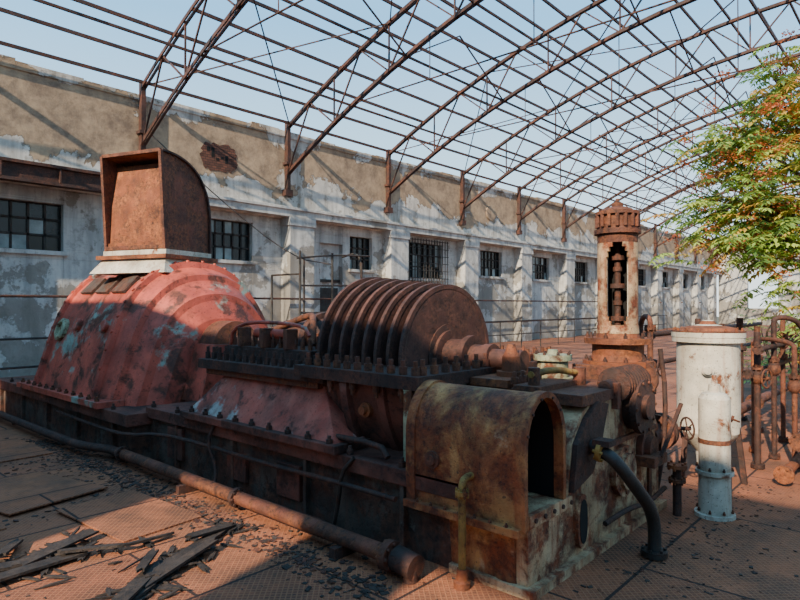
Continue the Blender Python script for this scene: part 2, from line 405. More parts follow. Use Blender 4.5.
for y,h_ in ((4.1,.3),(4.9,.22),(6.1,.34)): b.box((3.26,y,.12),(3.3,y+.32,.12+h_),'plinthr')
b.build('plinth',.012,T)
# generator
b=MB(); secs=[(7.22,.55,1.3),(7.25,.72,1.62),(7.35,.88,1.86),(7.36,.98,1.95),(7.62,1.08,2.14),(7.63,1.15,2.22),(7.9,1.21,2.33),(7.91,1.27,2.41),(8.0,1.27,2.42),(8.01,1.22,2.37),(10.0,1.22,2.37),(10.01,1.27,2.42),(10.1,1.27,2.42),(10.11,1.17,2.3),(10.4,1.05,2.1),(10.55,.85,1.8)]
n=40; rows=[]
for (y,w,zt_) in secs:
    r=[]
    for i in range(n+1):
        t=pi*i/n; c,s_=math.cos(t),math.sin(t)
        k=.88; x=-w*math.copysign(abs(c)**k,c); z=.56+(zt_-.56)*abs(s_)**k
        x*=1+.14*(1-s_)**5
        r.append((CX+x,y,z))
    rows.append(r)
for a,c in zip(rows,rows[1:]):
    step=abs(a[0][1]-c[0][1])<.02
    b.add(a+c,[(i,i+1,n+2+i,n+1+i) for i in range(n)],'red',not step)
for r in(rows[0],rows[-1]): b.add(r,[tuple(range(n+1))],'red')
def gpt(y,t,off=0,w=1.22,zz=2.37):
    c,s_=math.cos(t),math.sin(t);k=.88;x=-w*math.copysign(abs(c)**k,c);x*=1+.14*(1-s_)**5
    N=Vector((-c,0,s_*w/(zz-.56))).normalized(); return Vector((CX+x,y,.56+(zz-.56)*abs(s_)**k))+N*off,N
for y in(7.95,10.05):
    for i in range(24):
        p,N=gpt(y,pi*(i+.5)/24,.045); b.bolt(p,.025,.04,'red',N,False)
b.box((CX-1.52,7.5,.56),(CX-1.2,10.5,.63),'red'); b.box((CX+1.2,7.5,.56),(CX+1.52,10.5,.63),'red')
for i in range(12): b.bolt((CX-1.46,7.65+.25*i,.63),.03,.06,'rust')
for y,t,sz in((8.45,.95,.2),(9.0,.95,.2),(9.55,.95,.2),(8.45,1.28,.2),(9.0,1.28,.2)):
    p,N=gpt(y,t,.02); _x=Vector((0,1,0)); U=N.cross(_x).normalized()
    vs=[p+_x*a*sz+U*c*sz*.75+N*e for e in(-.02,.02) for a,c in((-1,-1),(1,-1),(1,1),(-1,1))]
    b.add(vs,[(3,2,1,0),(4,5,6,7),(0,1,5,4),(1,2,6,5),(2,3,7,6),(3,0,4,7)],'plinth')
p,N=gpt(9.75,.45,.0); b.lathe([(-.05,.17),(.05,.17),(.07,.14),(.07,.11),(.03,.10)],p,N,'green',24)
for yy in (8.3,9.2):
    p,N=gpt(yy,.5,.0); b.lathe([(-.05,.09),(.05,.09),(.06,.07)],p,N,'red',16)
b.cyl((CX,6.9,1.25),(CX,7.3,1.25),.34,'rust',28); b.cyl((CX,6.2,1.25),(CX,7.0,1.25),.15,'rustd',20)
b.prism([(CX-.6,.6),(CX+.6,.6),(CX+.42,1.3),(CX-.42,1.3)],1,6.75,7.2,'red')
b.build('generator_housing',0,T)
# open elbow cowl : mouth faces -X, sheet metal drum bending down
b=MB()
piv=Vector((4.2,8.65,2.3)); b.xf=Matrix.Translation(piv)@Matrix.Rotation(math.radians(20),4,'Z')@Matrix.Scale(.92,4)@Matrix.Translation(-piv)
b.prism([(3.6,7.9),(4.95,7.9),(4.95,9.4),(3.6,9.4)],2,2.24,2.46,'white',[(3.75,8.02),(4.78,8.02),(4.78,9.28),(3.75,9.28)])
b.box((3.68,7.95,2.46),(4.86,9.35,2.52),'rusto')
b.box((3.76,8.02,2.52),(4.78,9.28,2.6),'white')
ya,yb=8.06,9.22
def cowl(x0,zt0,xr,zm,k=16): return [(x0,zt0)]+[(x0+(xr-x0)*math.sin(t)**.8,zm+(zt0-zm)*math.cos(t)**.8) for t in [pi/2*i/k for i in range(1,k)]]+[(xr,zm),(xr,2.6)]
top=cowl(3.70,4.06,4.76,3.0)
b.shell(top,ya,yb,.02,'rust','rusto')
for y0_,y1_ in((ya,ya+.015),(yb-.015,yb)):
    b.prism(top+[(3.80,2.6)],1,y0_,y1_,'rust')
b.box((3.78,ya,2.6),(3.80,yb,2.72),'rusto')
for y in(ya-.035,yb-.015): b.shell(top,y,y+.05,-.03,'rustd')
for y in(ya-.03,yb-.02): b.beam((3.68,y+.025,4.07),(3.78,y+.025,2.6),.05,.05,'rust')
b.beam((3.69,ya,4.07),(3.69,yb,4.07),.05,.05,'rust'); b.beam((3.78,ya,2.64),(3.78,yb,2.64),.05,.06,'rust')
b.add([(3.81,ya+.02,2.62),(3.81,yb-.02,2.62),(3.84,yb-.02,3.3),(3.84,ya+.02,3.3)],[(0,1,2,3)],'rusto')
b.add([(3.84,ya+.02,3.3),(3.84,yb-.02,3.3),(3.95,yb-.02,3.95),(3.95,ya+.02,3.95)],[(0,1,2,3)],'rusto')
for t in (4,8,12):
    p=top[t]; b.beam((p[0]+.005,ya,p[1]+.015),(p[0]+.005,yb,p[1]+.015),.03,.02,'rust')
for i in range(9):
    p=top[1+i+i//2] if 1+i+i//2<len(top) else top[-1]; b.bolt((p[0]-.03,ya-.04,p[1]-.05),.014,.02,'rustd',(0,-1,0),False)
b.build('ventilation_elbow_cowl',0,T)
# exhaust skirt and studded deck
b=MB()
top=[(3.55,4.1),(5.3,4.1),(5.3,5.65),(3.55,5.65)]; bot=[(3.24,3.62),(5.6,3.62),(5.6,5.95),(3.24,5.95)]
b.prism(bot,2,.68,1.10,'skirt',top); b.box((3.18,3.56,.62),(5.66,6.0,.69),'plinthr')
for i in range(9): b.bolt((3.23,3.68+i*.27,.69),.03,.06,'rustd')
b.box((3.52,4.06,1.08),(5.34,5.7,1.12),'rustd')
b.build('exhaust_casing',.015,T)
b=MB()
b.box((3.42,3.98,1.12),(5.45,6.05,1.22),'rustd'); b.box((3.46,4.1,1.06),(5.4,5.95,1.12),'rust')
for i in range(17):
    y=4.06+i*.12; b.bolt((3.5,y,1.22),.032,.13,'rustd'); b.bolt((5.35,y,1.22),.032,.13,'rustd')
for i in range(16): b.bolt((3.62+i*.115,6.0,1.22),.032,.12,'rustd')
b.box((3.68,4.5,1.22),(5.2,5.9,1.36),'rustd')
for i in range(12):
    for xx in(3.76,3.95,4.15,4.75,5.1): b.bolt((xx,4.56+i*.118,1.36),.026,R(.1,.16),'rust')
b.lathe([(0,.30),(.5,.30),(.5,.36),(.58,.36),(.58,.26),(1.2,.26)],(CX,4.6,1.36),(0,1,0),'rustd',28)
b.tube([(3.7,4.5,1.5),(3.7,4.6,1.62),(3.72,5.8,1.62),(3.72,5.9,1.3)],.02,'red',8,2)
b.tube([(3.9,4.7,1.4),(4.0,4.8,1.66),(4.3,5.2,1.7),(4.2,5.8,1.5)],.035,'rust',10,2)
b.cyl((3.8,4.9,1.5),(3.8,5.5,1.5),.05,'red',12)
for y in(4.8,5.2,5.6): b.box((3.66,y,1.36),(3.8,y+.06,1.56),'rust')
b.build('studded_flange_deck',.006,T)
# lower turbine casing
b=MB()
b.lathe([(0,.72),(.0,.90),(.08,.94),(.3,.98),(.3,1.02),(.38,1.02),(.38,.99),(.66,1.02),(.66,1.08),(.74,1.08),(.74,1.0),(1.05,.96)],(CX,2.98,1.22),(0,1,0),'plinthr',48)
b.v=[(x,y,min(z,1.2)) for x,y,z in b.v]
b.box((3.36,2.86,1.17),(5.5,4.3,1.27),'rustd')
for i in range(11): b.bolt((3.44,2.95+i*.125,1.27),.034,.11,'rust'); b.bolt((5.42,2.95+i*.125,1.27),.034,.11,'rust')
for i in range(15): b.bolt((3.5+i*.14,2.93,1.27),.034,.12,'rust')
for i in range(4): b.bolt((3.4,3.05+i*.27,1.17),.03,-.1,'rust')
b.prism([(3.36,.62),(3.36,1.17),(4.2,1.17),(4.2,.62)],1,2.92,3.0,'green')
b.lathe([(0,.06),(.05,.06),(.05,.035),(.09,.035)],(3.50,3.5,.95),(-1,0,0),'rusto',16)
b.tube([(3.3,3.1,.66),(3.32,3.2,.74),(3.33,3.9,.72)],.025,'rustd',8,1)
b.build('lower_turbine_casing',0,T)
# rotor
b=MB()
for i in range(8):
    y=3.42+i*.135; r=.66+.014*i
    b.lathe([(-.006,.16),(-.012,r*.55),(-.012,r-.05),(-.016,r-.04),(-.016,r),(.02,r),(.02,r-.04),(.012,r*.6),(.012,.16)],(CX,y,1.33),(0,1,0),'disc',72)
b.cyl((CX,3.4,1.33),(CX,4.55,1.33),.3,'rustd',32)
b.lathe([(0,.09),(.3,.09),(.3,.13),(.38,.13),(.38,.12),(.5,.12),(.5,.20),(.56,.20),(.56,.16),(.75,.16),(.75,.24),(.80,.24)],(CX,2.62,1.33),(0,1,0),'disc',28)
b.build('turbine_rotor',0,T)
# bearing pedestal & front body
b=MB()
poly=[(3.3,0),(5.58,0),(5.58,.72),(5.45,.86),(5.2,.95),(4.85,1.02),(4.55,1.1),(4.25,1.12),(4.02,1.02),(3.9,.86),(3.80,.5),(3.3,.46)]
b.prism(poly,1,1.92,2.45,'ped'); b.box((3.9,2.45,.0),(5.5,2.9,1.1),'ped')
b.box((3.26,1.86,0),(5.62,2.5,.06),'ped'); b.box((4.02,1.9,1.08),(5.1,2.86,1.16),'rust')
def oval(b,x,z,w,h,y,m,th=.03):
    n=20; o=[(x+w*math.cos(2*pi*i/n),z+h*math.copysign(abs(math.sin(2*pi*i/n))**.7,math.sin(2*pi*i/n))) for i in range(n)]
    b.prism(o,1,y-th,y,m)
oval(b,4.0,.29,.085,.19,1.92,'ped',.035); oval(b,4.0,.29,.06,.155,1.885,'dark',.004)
b.lathe([(0,.2),(.05,.2),(.05,.14),(.08,.14)],(4.72,1.92,.5),(0,-1,0),'ped',28)
for i in range(8): a=2*pi*i/8; b.bolt((4.72+.17*math.cos(a),1.87,.5+.17*math.sin(a)),.013,.02,'rust',(0,-1,0),False)
b.lathe([(0,.15),(.05,.15),(.05,.1),(.1,.1)],(5.2,1.92,.6),(0,-1,0),'rust',20)
b.prism([(3.84,.52),(3.9,.84),(4.06,1.0),(4.24,1.1),(4.42,1.06),(4.3,.8),(4.15,.6)],1,1.88,1.92,'rustd')
b.box((3.3,1.9,.42),(3.86,1.94,.5),'ped')
for i in range(5): b.bolt((3.36+i*.12,1.9,.46),.016,.02,'rustd',(0,-1,0),False)
b.tube([(4.3,1.86,.2),(4.7,1.84,.22),(5.1,1.84,.16),(5.5,1.84,.2)],.02,'rustd',8,2)
b.box((5.3,1.9,.1),(5.36,1.93,.7),'rust'); b.box((4.3,1.89,.72),(5.45,1.92,.76),'rust')
b.build('front_pedestal',.012,T)
# hood
b=MB(); HC=3.50
hp=[(3.25,.42),(3.24,.6),(3.24,.86)]+[(HC-.26*math.cos(t),.88+.35*math.sin(t)) for t in [pi*i/24 for i in range(1,24)]]+[(3.76,.86),(3.76,.5)]
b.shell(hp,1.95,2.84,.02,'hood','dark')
rim=[(HC+(p[0]-HC)*1.04,.42+(p[1]-.42)*1.02) for p in hp]
b.shell(rim,1.9,1.97,.04,'hood'); b.shell(rim,2.78,2.86,.04,'hood')
b.add([(p[0],2.82,p[1]) for p in hp],[tuple(range(len(hp)))],'hood')
b.box((3.2,1.93,.38),(3.80,2.86,.43),'hood')
for i in range(7): b.bolt((3.215,2.02+i*.12,.43),.012,.025,'rust')
for t in (.35,.8,1.3,1.9,2.4): b.bolt((HC-.25*math.cos(t),1.9,.88+.335*math.sin(t)),.01,.02,'rustd',(0,-1,0),False)
b.lathe([(0,.06),(.02,.06),(.02,.035),(.035,.035)],(3.24,2.62,.74),(-1,0,0),'rust',20)
b.prism([(3.3,0),(3.80,0),(3.80,.4),(3.26,.4)],1,2.0,2.5,'hood'); b.lathe([(0,.17),(.1,.16),(.3,.13)],(3.44,2.08,.0),(0,0,1),'hood',24)
b.cyl((3.5,2.2,.85),(3.5,2.8,.85),.07,'rustd',16); b.flange((3.5,2.5,.85),(0,1,0),.14,'rust',.03,8)
b.build('coupling_guard_hood',.004,T)
# fittings on top of front end
b=MB()
b.box((4.0,2.5,1.16),(4.5,2.85,1.22),'rusto')
b.lathe([(0,.12),(.04,.12),(.04,.08),(.16,.075),(.2,.05),(.26,.03)],(4.3,2.65,1.22),(0,0,1),'rusto',20); 
b.lathe([(0,.17),(.03,.17),(.03,.13),(.17,.13),(.17,.16),(.22,.16),(.22,.05),(.26,.04)],(4.72,2.5,1.16),(0,0,1),'green',24)
for i in range(8): a=2*pi*i/8; b.bolt((4.72+.145*math.cos(a),2.5+.145*math.sin(a),1.38),.014,.03,'rustd')
for i in range(4): b.bolt((4.02+i*.12,2.45,1.2),.03,.09,'rust')
b.box((3.95,2.2,1.1),(4.55,2.42,1.2),'rust'); b.tube([(4.0,2.3,1.28),(4.3,2.28,1.3),(4.6,2.2,1.25)],.026,'yellow',10,1)
b.cyl((4.05,2.3,1.1),(4.05,2.3,1.33),.045,'rust',12); b.cyl((4.6,2.2,1.05),(4.6,2.2,1.3),.05,'rust',12)
b.cyl((4.5,1.95,1.17),(5.3,1.95,1.17),.05,'rustd',14)
for i in range(9): b.lathe([(0,.07),(.008,.135),(.026,.135),(.034,.07)],(4.66+i*.052,1.95,1.17),(1,0,0),'rustd',26)
b.lathe([(0,.10),(.07,.10),(.07,.15),(.11,.15),(.11,.06),(.2,.06)],(5.15,1.95,1.17),(1,0,0),'rust',20)
b.box((4.56,1.87,1.0),(4.62,2.03,1.2),'rust'); b.box((5.14,1.87,.9),(5.2,2.03,1.2),'rust')
b.lathe([(0,.19),(.25,.19),(.25,.22),(.3,.22),(.3,.1),(.34,.1)],(4.95,2.1,.98),(0,-1,0),'rustd',28)
for i in range(10): a=2*pi*i/10; b.bolt((4.95+.2*math.cos(a),1.8,.98+.2*math.sin(a)),.014,.025,'rust',(0,-1,0),False)
b.build('control_gear',.003,T)
# governor column
b=MB(); G=(5.32,2.18)
b.box((5.0,1.98,.9),(5.56,2.46,1.28),'rust')
b.lathe([(0,.30),(.05,.30),(.05,.24),(.10,.22),(.20,.22),(.20,.29),(.25,.29),(.25,.19),(.30,.175)],(G[0],G[1],1.26),(0,0,1),'rusto',32)
for i in range(10): a=2*pi*i/10; b.bolt((G[0]+.26*math.cos(a),G[1]+.26*math.sin(a),1.51),.018,.05,'rustd'); b.bolt((G[0]+.27*math.cos(a),G[1]+.27*math.sin(a),1.31),.018,.04,'rustd')
ang=math.atan2(-G[1],-G[0])
def wall_arc(z0,z1,r,half,m):
    b.lathe([(0,r),(z1-z0,r)],(G[0],G[1],z0),(0,0,1),m,28,a0=ang+half,a1=ang+2*pi-half)
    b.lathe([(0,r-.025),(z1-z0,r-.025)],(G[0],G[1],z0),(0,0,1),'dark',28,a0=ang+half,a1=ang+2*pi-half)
    for sg in(-1,1):
        a=ang+sg*half; c,s_=math.cos(a),math.sin(a)
        b.add([(G[0]+c*r,G[1]+s_*r,z0),(G[0]+c*(r-.025),G[1]+s_*(r-.025),z0),(G[0]+c*(r-.025),G[1]+s_*(r-.025),z1),(G[0]+c*r,G[1]+s_*r,z1)],[(0,1,2,3)],m)
b.lathe([(0,.182),(.07,.176)],(G[0],G[1],1.55),(0,0,1),'ped',32)
hs=[(1.62,1.66,.35),(1.66,1.70,.5),(1.70,2.22,.62),(2.22,2.27,.55),(2.27,2.31,.42),(2.31,2.35,.25)]
for z0,z1,h_ in hs: wall_arc(z0,z1,.172,h_,'ped')
b.lathe([(0,.172),(.08,.172),(.08,.2),(.12,.2),(.12,.17),(.14,.165),(.25,.165),(.25,.19),(.28,.19),(.28,.15),(.31,.12),(.33,.05),(.36,.05),(.36,.02),(.40,.015)],(G[0],G[1],2.35),(0,0,1),'rust',32)
for i in range(16): a=2*pi*i/16; b.box((G[0]+.175*math.cos(a)-.014,G[1]+.175*math.sin(a)-.014,2.49),(G[0]+.175*math.cos(a)+.014,G[1]+.175*math.sin(a)+.014,2.60),'rust')
b.cyl((G[0],G[1],1.55),(G[0],G[1],2.36),.028,'rustd',10)
for z,r in((1.66,.06),(1.8,.04),(1.95,.065),(2.1,.04),(2.2,.06)): b.cyl((G[0],G[1],z),(G[0],G[1],z+.04),r,'rustd',16)
for dx in(-.07,.07): b.cyl((G[0]+dx,G[1]-dx,1.6),(G[0]+dx,G[1]-dx,2.34),.012,'white',8)
b.build('governor_column',.003,T)
# right side valves on the machine end
b=MB()
for (x,y,z,r) in ((5.75,2.0,.62,.17),(5.75,2.35,.5,.2)):
    b.cyl((5.5,y,z),(x+.1,y,z),r*.6,'rustd',18); b.flange((x,y,z),(1,0,0),r,'rust',.025,8); b.flange((x+.1,y,z),(1,0,0),r,'rustd',.025,8)
b.wheel((5.93,1.78,.66),(1,-.8,0),.10,'rustd',.009); b.cyl((5.7,2.0,.66),(5.93,1.78,.66),.018,'rustd',8)
b.tube([(5.6,1.95,.1),(5.66,1.9,.5),(5.72,1.9,1.0),(5.72,1.95,1.4)],.022,'rustd',10,1)
b.cyl((5.45,1.72,0),(5.45,1.72,.42),.035,'rustd',10); b.flange((5.45,1.72,.42),(0,0,1),.08,'rusto',.015,6); b.flange((5.45,1.72,.3),(0,0,1),.07,'rust',.012,6)
b.beam((5.15,1.75,.55),(5.5,1.7,.95),.03,.02,'rustd'); b.box((5.0,1.75,.48),(5.3,1.92,.56),'rust')
b.build('side_valves',0,T)
b=MB()
b.tube([(4.12,1.92,.80),(4.1,1.74,.76),(4.14,1.66,.66),(4.26,1.6,.5),(4.4,1.57,.36),(4.46,1.56,.2),(4.44,1.56,0)],.046,'black',14,2)
b.flange((4.1,1.8,.78),(0,1,.15),.08,'yellow',.016,6); b.flange((4.44,1.56,.03),(0,0,1),.09,'black',.02,6); b.box((4.04,1.72,.82),(4.16,1.84,.86),'rustd')
b.build('bent_drain_pipe',0,T)
b=MB(); b.cyl((3.14,2.3,0),(3.14,2.3,.62),.025,'yellow',12); b.flange((3.14,2.3,.6),(0,0,1),.045,'yellow',.013,6)
b.tube([(3.14,2.3,.6),(3.14,2.3,.66),(3.17,2.3,.69),(3.26,2.3,.69)],.024,'yellow',10,1)
b.lathe([(0,.055),(.04,.055),(.05,.04),(.12,.034)],(3.14,2.3,0),(0,0,1),'rusto',14); b.build('vertical_pipe',0,T)

# floor pipes along plinth
b=MB()
b.cyl((2.98,2.72,.12),(2.98,7.0,.12),.058,'rust',16)
for y in(4.6,6.9): b.flange((2.98,y,.12),(0,1,0),.085,'rustd',.02,8)
b.flange((2.98,2.78,.12),(0,1,0),.10,'rust',.03,8)
b.cyl((2.98,2.55,.10),(2.98,2.72,.12),.085,'rustd',16); b.cyl((2.98,2.6,0),(2.98,2.6,.16),.05,'rustd',12)
b.tube([(2.98,7.0,.12),(2.98,7.3,.12),(2.85,7.6,.12),(2.8,8.0,.12),(2.8,12.0,.12)],.05,'rustd',12,2)
for y in(3.2,5.4,8.4,10.4): b.box((2.86,y,0),(3.1 if y<7 else 2.98,y+.06,.08),'rustd')
b.build('floor_pipe')
b=MB(); b.tube([(3.16,3.0,.05),(3.17,4,.08),(3.14,5.5,.04),(3.16,6.7,.07)],.02,'rustd',8,1); b.build('small_floor_pipe')

# ------------------------------------------------------------------ vessels at right
b=MB(); V=(6.85,1.85)
b.lathe([(0,.10),(.28,.12),(.45,.27),(.5,.30),(1.42,.30),(1.42,.345),(1.47,.345),(1.47,.35),(1.52,.35),(1.52,.30),(1.56,.25),(1.60,.08),(1.64,.05)],(V[0],V[1],.0),(0,0,1),'white',40)
for i in range(16): a=2*pi*i/16; b.bolt((V[0]+.32*math.cos(a),V[1]+.32*math.sin(a),1.52),.016,.045,'rusto')
b.lathe([(0,.352),(.014,.352)],(V[0],V[1],1.522),(0,0,1),'rust',40)
b.lathe([(0,.29),(.03,.26),(.06,.09),(.10,.06)],(V[0],V[1],1.535),(0,0,1),'rusto',40)
for i in range(3): a=2*pi*i/3+.5; b.beam((V[0]+.27*math.cos(a),V[1]+.27*math.sin(a),.6),(V[0]+.34*math.cos(a),V[1]+.34*math.sin(a),0),.05,.03,'rustd')
d=Vector((-V[0],-V[1],0)).normalized()
p=Vector((V[0],V[1],1.15))+d*.29; b.lathe([(0,.06),(.05,.06),(.05,.04),(.08,.04)],p,d,'white',16)
b.build('cylindrical_tank')
b=MB(); V=(5.66,1.48)
b.lathe([(0,.16),(.03,.16),(.03,.13),(.36,.125),(.36,.15),(.39,.15),(.39,.12),(.42,.125),(1.0,.125),(1.04,.1),(1.06,.05),(1.12,.045),(1.12,.025),(1.2,.02)],(V[0],V[1],0),(0,0,1),'white',32)
for z in(.045,.4): 
    for i in range(8): a=2*pi*i/8; b.bolt((V[0]+.14*math.cos(a),V[1]+.14*math.sin(a),z),.012,.03,'rust')
b.lathe([(0,.128),(.04,.128)],(V[0],V[1],.62),(0,0,1),'rust',32)
b.tube([(V[0]+.12,V[1]-.02,.75),(V[0]+.22,V[1]-.05,.75),(V[0]+.25,V[1]-.06,.7),(V[0]+.25,V[1]-.06,0)],.015,'rustd',8,1)
b.wheel((V[0]+.24,V[1]-.08,.8),(.3,-.3,1),.06,'rust',.007)
b.build('oil_filter_cylinder')
# valve manifold between machine and tank
b=MB()
for (x,y,z1,m,r) in ((6.12,2.18,1.6,'rust',.028),(6.3,2.34,1.5,'rustd',.032),(6.0,2.36,1.35,'rusto',.024)):
    b.cyl((x,y,0),(x,y,z1),r,m,12)
    for q in (.04,.5,.95,z1-.03): b.flange((x,y,q),(0,0,1),r*2,m,.014,6)
b.cyl((5.98,2.36,.8),(6.34,2.3,.8),.03,'rust',12); b.tube([(6.12,2.18,1.58),(6.12,2.18,1.66),(6.2,2.26,1.7),(6.3,2.34,1.62),(6.3,2.34,1.48)],.026,'rust',10,2)
b.wheel((6.12,2.08,1.2),(0,-1,0),.09,'rustd',.009); b.cyl((6.12,2.18,1.2),(6.12,2.06,1.2),.014,'rustd',8); b.ball((6.12,2.18,1.2),.06,'rust')
b.ball((6.3,2.34,.7),.065,'rustd'); b.wheel((6.2,2.22,.7),(-.6,-1,0),.08,'rust',.008); b.cyl((6.3,2.34,.7),(6.2,2.22,.7),.013,'rustd',8)
b.build('valve_manifold')
# ------------------------------------------------------------------ pipe rack right
b=MB()
for (y,z,m,r,x0,x1) in ((1.1,.42,'rust',.05,7.2,13),(1.0,.62,'rustd',.03,7.4,13),(1.6,1.05,'rustd',.03,7.4,12),(1.5,1.32,'rustd',.03,7.4,12),(2.6,1.45,'rustd',.035,7.3,13),(2.6,1.1,'rustd',.03,7.4,13),(1.2,.12,'rusto',.05,7.0,13),(2.2,.3,'rust',.07,7.5,13)):
    b.cyl((x0,y,z),(x1,y,z),r,m,12)
    for x in (x0,x0+1.4,x0+3.1): b.flange((x,y,z),(1,0,0),r*1.8,m,.02,6)
for (x,y,z1,m,r) in ((7.6,1.55,1.5,'rustd',.035),(8.2,1.5,1.58,'rustd',.03),(8.6,1.25,1.45,'rustd',.035),(9.3,1.6,1.6,'rust',.03),(7.45,1.05,.95,'rust',.022),(8.0,.95,1.1,'rust',.025),(10.6,2.4,1.6,'rustd',.05),(9.5,2.7,1.6,'rustd',.04),(8.8,2.3,1.5,'rustd',.03),(11.4,1.6,1.6,'rustd',.05),(8.4,1.75,1.35,'rusto',.03),(7.9,1.25,1.3,'rust',.028),(9.8,2.0,1.5,'rust',.04)):
    b.cyl((x,y,0),(x,y,z1),r,m,12); b.flange((x,y,.03),(0,0,1),r*2,m,.02,6); b.flange((x,y,z1*.7),(0,0,1),r*1.9,m,.02,6)
b.tube([(8.2,1.5,1.58),(8.2,1.5,1.64),(8.3,1.4,1.66),(8.5,1.3,1.6),(8.6,1.25,1.45)],.03,'rustd',12,2)
b.tube([(7.9,1.25,1.28),(7.9,1.25,1.36),(8.0,1.4,1.4),(8.3,1.7,1.4),(8.4,1.75,1.3)],.026,'rust',12,2)
for (x,y,z,ax,r) in ((7.55,1.45,1.0,(-.3,-1,0),.10),(8.55,1.15,1.2,(-.5,-1,.2),.11),(8.0,.95,1.1,(0,0,1),.09),(9.3,1.5,1.4,(-.3,-1,0),.11)):
    b.wheel((x,y,z),ax,r,'rust',.010); a=Vector(ax).normalized(); b.cyl(Vector((x,y,z))-a*.14,(x,y,z),.015,'rustd',8)
for (x,y,z) in ((7.6,1.55,1.0),(8.6,1.25,1.15),(8.2,1.5,1.05),(8.0,.95,.7),(9.3,1.6,1.3),(7.9,1.25,.9)):
    b.ball((x,y,z),.07,'rust',1.2); b.cyl((x,y,z),(x,y,z+.15),.035,'rust',12); b.flange((x,y,z+.1),(0,0,1),.06,'rust',.012,6)
b.build('pipe_rack')
b=MB()
for x in (6.9,7.7,8.5,9.5): b.beam((x,.70,0),(x,.70,.95),.045,.045,'rusto')
for z in(.3,.62,.93): b.beam((6.9,.70,z),(10.0,.70,z),.035,.045,'rusto')
b.build('angle_iron_frame')
b=MB(); b.box((5.95,2.7,0),(7.1,3.7,.25),'rustd'); b.lathe([(0,.18),(.7,.18),(.7,.23),(.75,.23),(.8,.1)],(6.25,2.95,.25),(0,0,1),'rust',24); b.lathe([(0,.24),(.4,.24),(.4,.3),(.46,.3),(.46,.2),(.52,.1)],(6.8,3.3,.25),(0,0,1),'rust',28)
b.build('condensate_pump')
# ------------------------------------------------------------------ railings and pipes by the wall
b=MB()
def rail(pts,z_):
    for z in z_: b.tube([(p[0],p[1],z) for p in pts],.022,'frame',8)
    for p,q in zip(pts,pts[1:]):
        L=(Vector(q)-Vector(p)).length; k=max(1,round(L/1.6))
        for i in range(k+1):
            c=Vector(p)+(Vector(q)-Vector(p))*i/k; b.cyl((c.x,c.y,0),(c.x,c.y,max(z_)),.022,'frame',8)
rail([(-2,13.2),(9.5,13.2)],(.6,1.15)); rail([(12.5,13.2),(40,13.2)],(.6,1.15)); b.build('guard_railing')
b=MB(); b.cyl((GX,WY-.35,2.0),(40,WY-.35,2.0),.03,'rustd',8); b.cyl((10.4,WY-.35,1.0),(40,WY-.35,1.0),.025,'rustd',8)
for c in COLS: b.box((c+.4,WY-.38,1.97),(c+.46,WY-.27,2.03),'rustd')
b.build('wall_pipe')
b=MB()
a=12.3
for (x,y,z1) in ((9.8,a,3.2),(10.9,a,3.2),(12.0,a,3.0),(10.9,a+1.2,3.2),(9.8,a+1.2,2.6)):
    b.cyl((x,y,0),(x,y,z1),.03,'frame',8)
b.tube([(9.7,a,3.0),(10.9,a,3.15),(12.3,a,3.2)],.025,'frame',8,1); b.tube([(9.8,a,2.3),(12.2,a,2.35)],.025,'frame',8); b.tube([(9.8,a,1.6),(12.2,a,1.6)],.025,'frame',8)
b.tube([(9.8,a,2.6),(9.8,a+1.2,2.6)],.025,'frame',8); b.tube([(12.0,a,1.0),(12.0,a,3.0),(12.0,a+.2,3.3),(12.0,a+.8,3.2)],.03,'frame',8,2)
b.tube([(7.3,WY-.25,6.4),(8.8,14.6,4.7),(10.4,13.4,3.1),(10.9,12.32,2.9)],.016,'black',6,2); b.build('pipe_scaffold')

# ------------------------------------------------------------------ floor debris
random.seed(21)
b=MB()
def board(x,y,a,L,w,z,tilt=0,h=.018,m='wood'):
    """broken board with splintered ends lying on the floor"""
    pts=[(-L/2,-w/2),(-L/2+R(0,.04),-w/6),(-L/2-R(.01,.07),w/6),(-L/2+R(0,.03),w/2),(L/2-R(0,.05),w/2),(L/2+R(.01,.08),w/8),(L/2-R(0,.04),-w/5),(L/2+R(0,.03),-w/2)]
    M4=Matrix.Translation((x,y,z+abs(math.sin(tilt))*L/2))@Matrix.Rotation(a,4,'Z')@Matrix.Rotation(tilt,4,'Y')@Matrix.Rotation(R(-.15,.15),4,'X')
    n=len(pts); vs=[M4@Vector((p[0],p[1],zz)) for zz in(0,h) for p in pts]
    b.add(vs,[tuple(range(n))[::-1],tuple(range(n,2*n))]+[(i,(i+1)%n,n+(i+1)%n,n+i) for i in range(n)],m)
for (x,y,a,L,w,z,t) in ((2.25,4.05,.52,.95,.10,.015,.03),(2.05,3.86,.38,.7,.08,.03,-.05),(1.75,3.80,.75,.6,.11,.02,.06),(2.5,4.22,.2,.45,.07,.03,.1),(1.55,3.62,.5,.5,.09,.02,0),(1.9,4.02,.9,.4,.06,.05,.08),
  (1.35,4.55,.15,.7,.12,.02,.04),(1.6,4.78,.35,.6,.09,.03,-.04),(1.15,4.75,-.2,.5,.10,.02,.05),(1.75,4.55,-.4,.4,.07,.04,.05),(1.0,5.05,.3,.6,.08,.02,.03),(1.35,5.0,1.0,.35,.08,.03,.1),(2.1,4.45,.1,.35,.05,.02,.08)):
    board(x,y,a,L,w,z,t)
for i in range(130):
    k=R(0,1)
    if k<.55: x=R(1.4,2.8); y=3.55+(x-1.4)*.5+random.gauss(.05,.13)
    else: x,y=random.gauss(1.4,.35),random.gauss(4.75,.2)
    board(x,y,R(0,pi),R(.05,.22),R(.01,.045),.006,R(-.15,.15),.010)
b.build('charred_planks')
b=MB()
